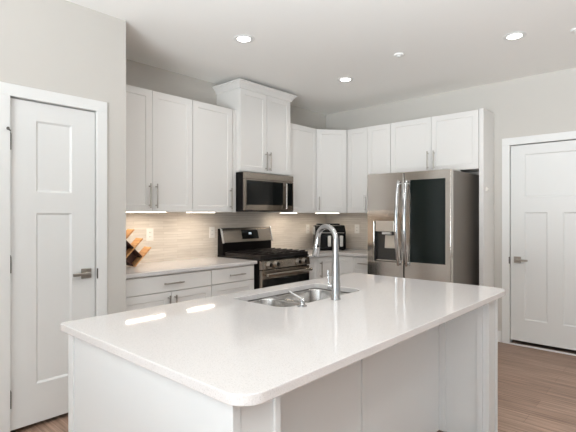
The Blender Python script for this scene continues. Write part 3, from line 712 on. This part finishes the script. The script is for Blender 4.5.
bm = bmesh.new(); tube(bm, [sp(0.1485, 1.195), sp(0.151, 1.180), sp(0.158, 1.145), sp(0.167, 1.108), sp(0.1685, 1.101)], [0.0150, 0.0165, 0.0190, 0.0205, 0.0185], 16); sh = emit('spray_head', bm, M['faucet'], t, smooth=True)
bm = bmesh.new(); tube(bm, [(fx+0.024, fy+0.140, 1.160), (fx+0.014, fy+0.128, 1.158)], 0.006, 8); emit('button', bm, M['black'], sh)
bm = bmesh.new(); ux, uy = -0.62, 0.78
tube(bm, [(fx+ux*0.018, fy+uy*0.018, CT+0.068), (fx+ux*0.042, fy+uy*0.042, CT+0.070)], [0.014, 0.0125], 14)
tube(bm, [(fx+ux*0.036, fy+uy*0.036, CT+0.072), (fx+ux*0.039, fy+uy*0.039, CT+0.10), (fx+ux*0.040, fy+uy*0.040, CT+0.152)], [0.0045, 0.003, 0.003], 10)
emit('handle', bm, M['faucet'], t, smooth=True)
# soap dispenser
sx, sy = 1.622, 1.372
t = root('soap_dispenser', 'small chrome soap dispenser left of the faucet', 'soap dispenser', (sx, sy, CT))
bm = bmesh.new(); lathe(bm, (sx, sy, CT+0.0003), [(0.024, 0), (0.024, 0.004), (0.015, 0.008), (0.011, 0.018), (0.0105, 0.023), (0.0125, 0.025), (0.0125, 0.034), (0.009, 0.037)], 20); emit('base', bm, M['faucet'], t, smooth=True)
bm = bmesh.new(); tube(bm, [(sx+0.006, sy-0.005, CT+0.030), (sx-0.004, sy+0.030, CT+0.046), (sx-0.012, sy+0.078, CT+0.066)], [0.0055, 0.004, 0.0035], 10); emit('spout', bm, M['lightchrome'], t, smooth=True)

# ------------------------------------------------------------------ things on the back counters
# air fryer, turned to the room from the corner
ang = R(-45)
t = root('air_fryer', 'black double-basket air fryer on the corner counter', 'air fryer', (4.555, 3.395, CT+0.0005), rz=ang)
w, dpt, h = 0.385, 0.27, 0.315
bm = bmesh.new()
prism(bm, [(-dpt/2, 0.008), (dpt/2, 0.008), (dpt/2, h-0.03), (dpt/2-0.02, h), (-dpt/2+0.075, h), (-dpt/2, h-0.085)], -w/2, w/2, lambda p, x: (x, p[0], p[1])); body = emit('body', bm, M['black'], t, local=True, bevel=0.014)
emit('lid', boxes((-w*0.42, w*0.34, -0.03, dpt/2-0.02, h-0.002, h+0.018)), M['enamel'], t, local=True, bevel=0.006)
fl = Vector((0, 0.075, 0.085)).normalized()
bm = bmesh.new(); q = []
for o in (0.0005, 0.004):
    for x, s in ((-w*0.42, 0.012), (w*0.42, 0.012), (w*0.42, 0.10), (-w*0.42, 0.10)):
        p = Vector((x, -dpt/2, h-0.085)) + fl*s + Vector((0, -fl.z, fl.y))*o; q.append(bm.verts.new(p))
for k in ((0,3,2,1),(4,5,6,7),(0,1,5,4),(1,2,6,5),(2,3,7,6),(3,0,4,7)): bm.faces.new([q[i] for i in k])
emit('control_panel', bm, M['black_glass'], t, local=True)
emit('chrome_band', boxes((-w*0.44, w*0.44, -dpt/2-0.004, -dpt/2-0.0003, h-0.098, h-0.090)), M['nickel'], t, local=True)
for a, b, xx in ((-w*0.44, 0.045, -0.022), (0.052, w*0.46, 0.128)):
    bk_ = emit('basket', boxes((a, b, -dpt/2-0.010, -dpt/2-0.0003, 0.02, h-0.115)), M['enamel'], t, local=True, bevel=0.006)
    emit('handle', boxes((xx-0.019, xx+0.019, -dpt/2-0.050, -dpt/2-0.0105, 0.050, h-0.130)), M['lightgrey'], bk_, local=True, bevel=0.008)
emit('side_grille', boxes((-w/2-0.012, -w/2-0.0003, -dpt/2+0.05, dpt/2-0.02, h-0.12, h-0.02)), M['lightgrey'], t, local=True, bevel=0.005)
for x in (-w*0.4, w*0.4):
    for y in (-dpt*0.38, dpt*0.38):
        bm = bmesh.new(); lathe(bm, (x, y, 0), [(0.014, 0), (0.014, 0.010)], 12); emit('foot', bm, M['black'], t, local=True)
# wooden lattice wine rack, mostly hidden by the pantry wall corner
t = root('wine_rack', 'wooden lattice wine rack on the counter by the pantry wall', 'wine rack', (1.838, 3.50, CT+0.0008))
c45 = math.sqrt(0.5); ry0_, ry1_ = -0.055, 0.055
def diag(name, cx, cz, L0, L1, sgn, m, th=0.011, y0=ry0_, y1=ry1_):
    # board through (cx, cz) running along (1, sgn) from L0 to L1
    d = Vector((c45, sgn*c45)); n = Vector((-d.y, d.x)); bm = bmesh.new()
    P = [Vector((cx, cz)) + d*a + n*b for a, b in ((L0, -th/2), (L1, -th/2), (L1, th/2), (L0, th/2))]
    prism(bm, [tuple(p) for p in P], y0, y1, lambda p, y: (p[0], y, p[1])); return emit(name, bm, m, t, local=True)
# boards rising to the right, their right ends step down the cascade
for cx, cz, L0, L1 in ((-0.030, 0.240, -0.10, 0.110), (0.049, 0.161, -0.20, 0.110), (0.128, 0.082, -0.108, 0.110)):
    diag('slat', cx, cz, L0, L1, 1, M['rack'], 0.010)
# dark cross boards falling to the right, and the dark back of the cells
for cx, cz, L0, L1 in ((0.120, 0.082, -0.32, 0.002), (0.042, 0.010, -0.30, -0.005)):
    diag('cross_slat', cx, cz, L0, L1, -1, M['rack_dark'], y0=ry0_+0.004, y1=ry1_-0.004)
bm = bmesh.new(); prism(bm, [(-0.030, 0.238), (0.122, 0.086), (0.050, 0.012), (-0.110, 0.165)], 0.020, 0.026, lambda p, y: (p[0], y, p[1])); emit('back_panel', bm, M['rack_dark'], t, local=True)
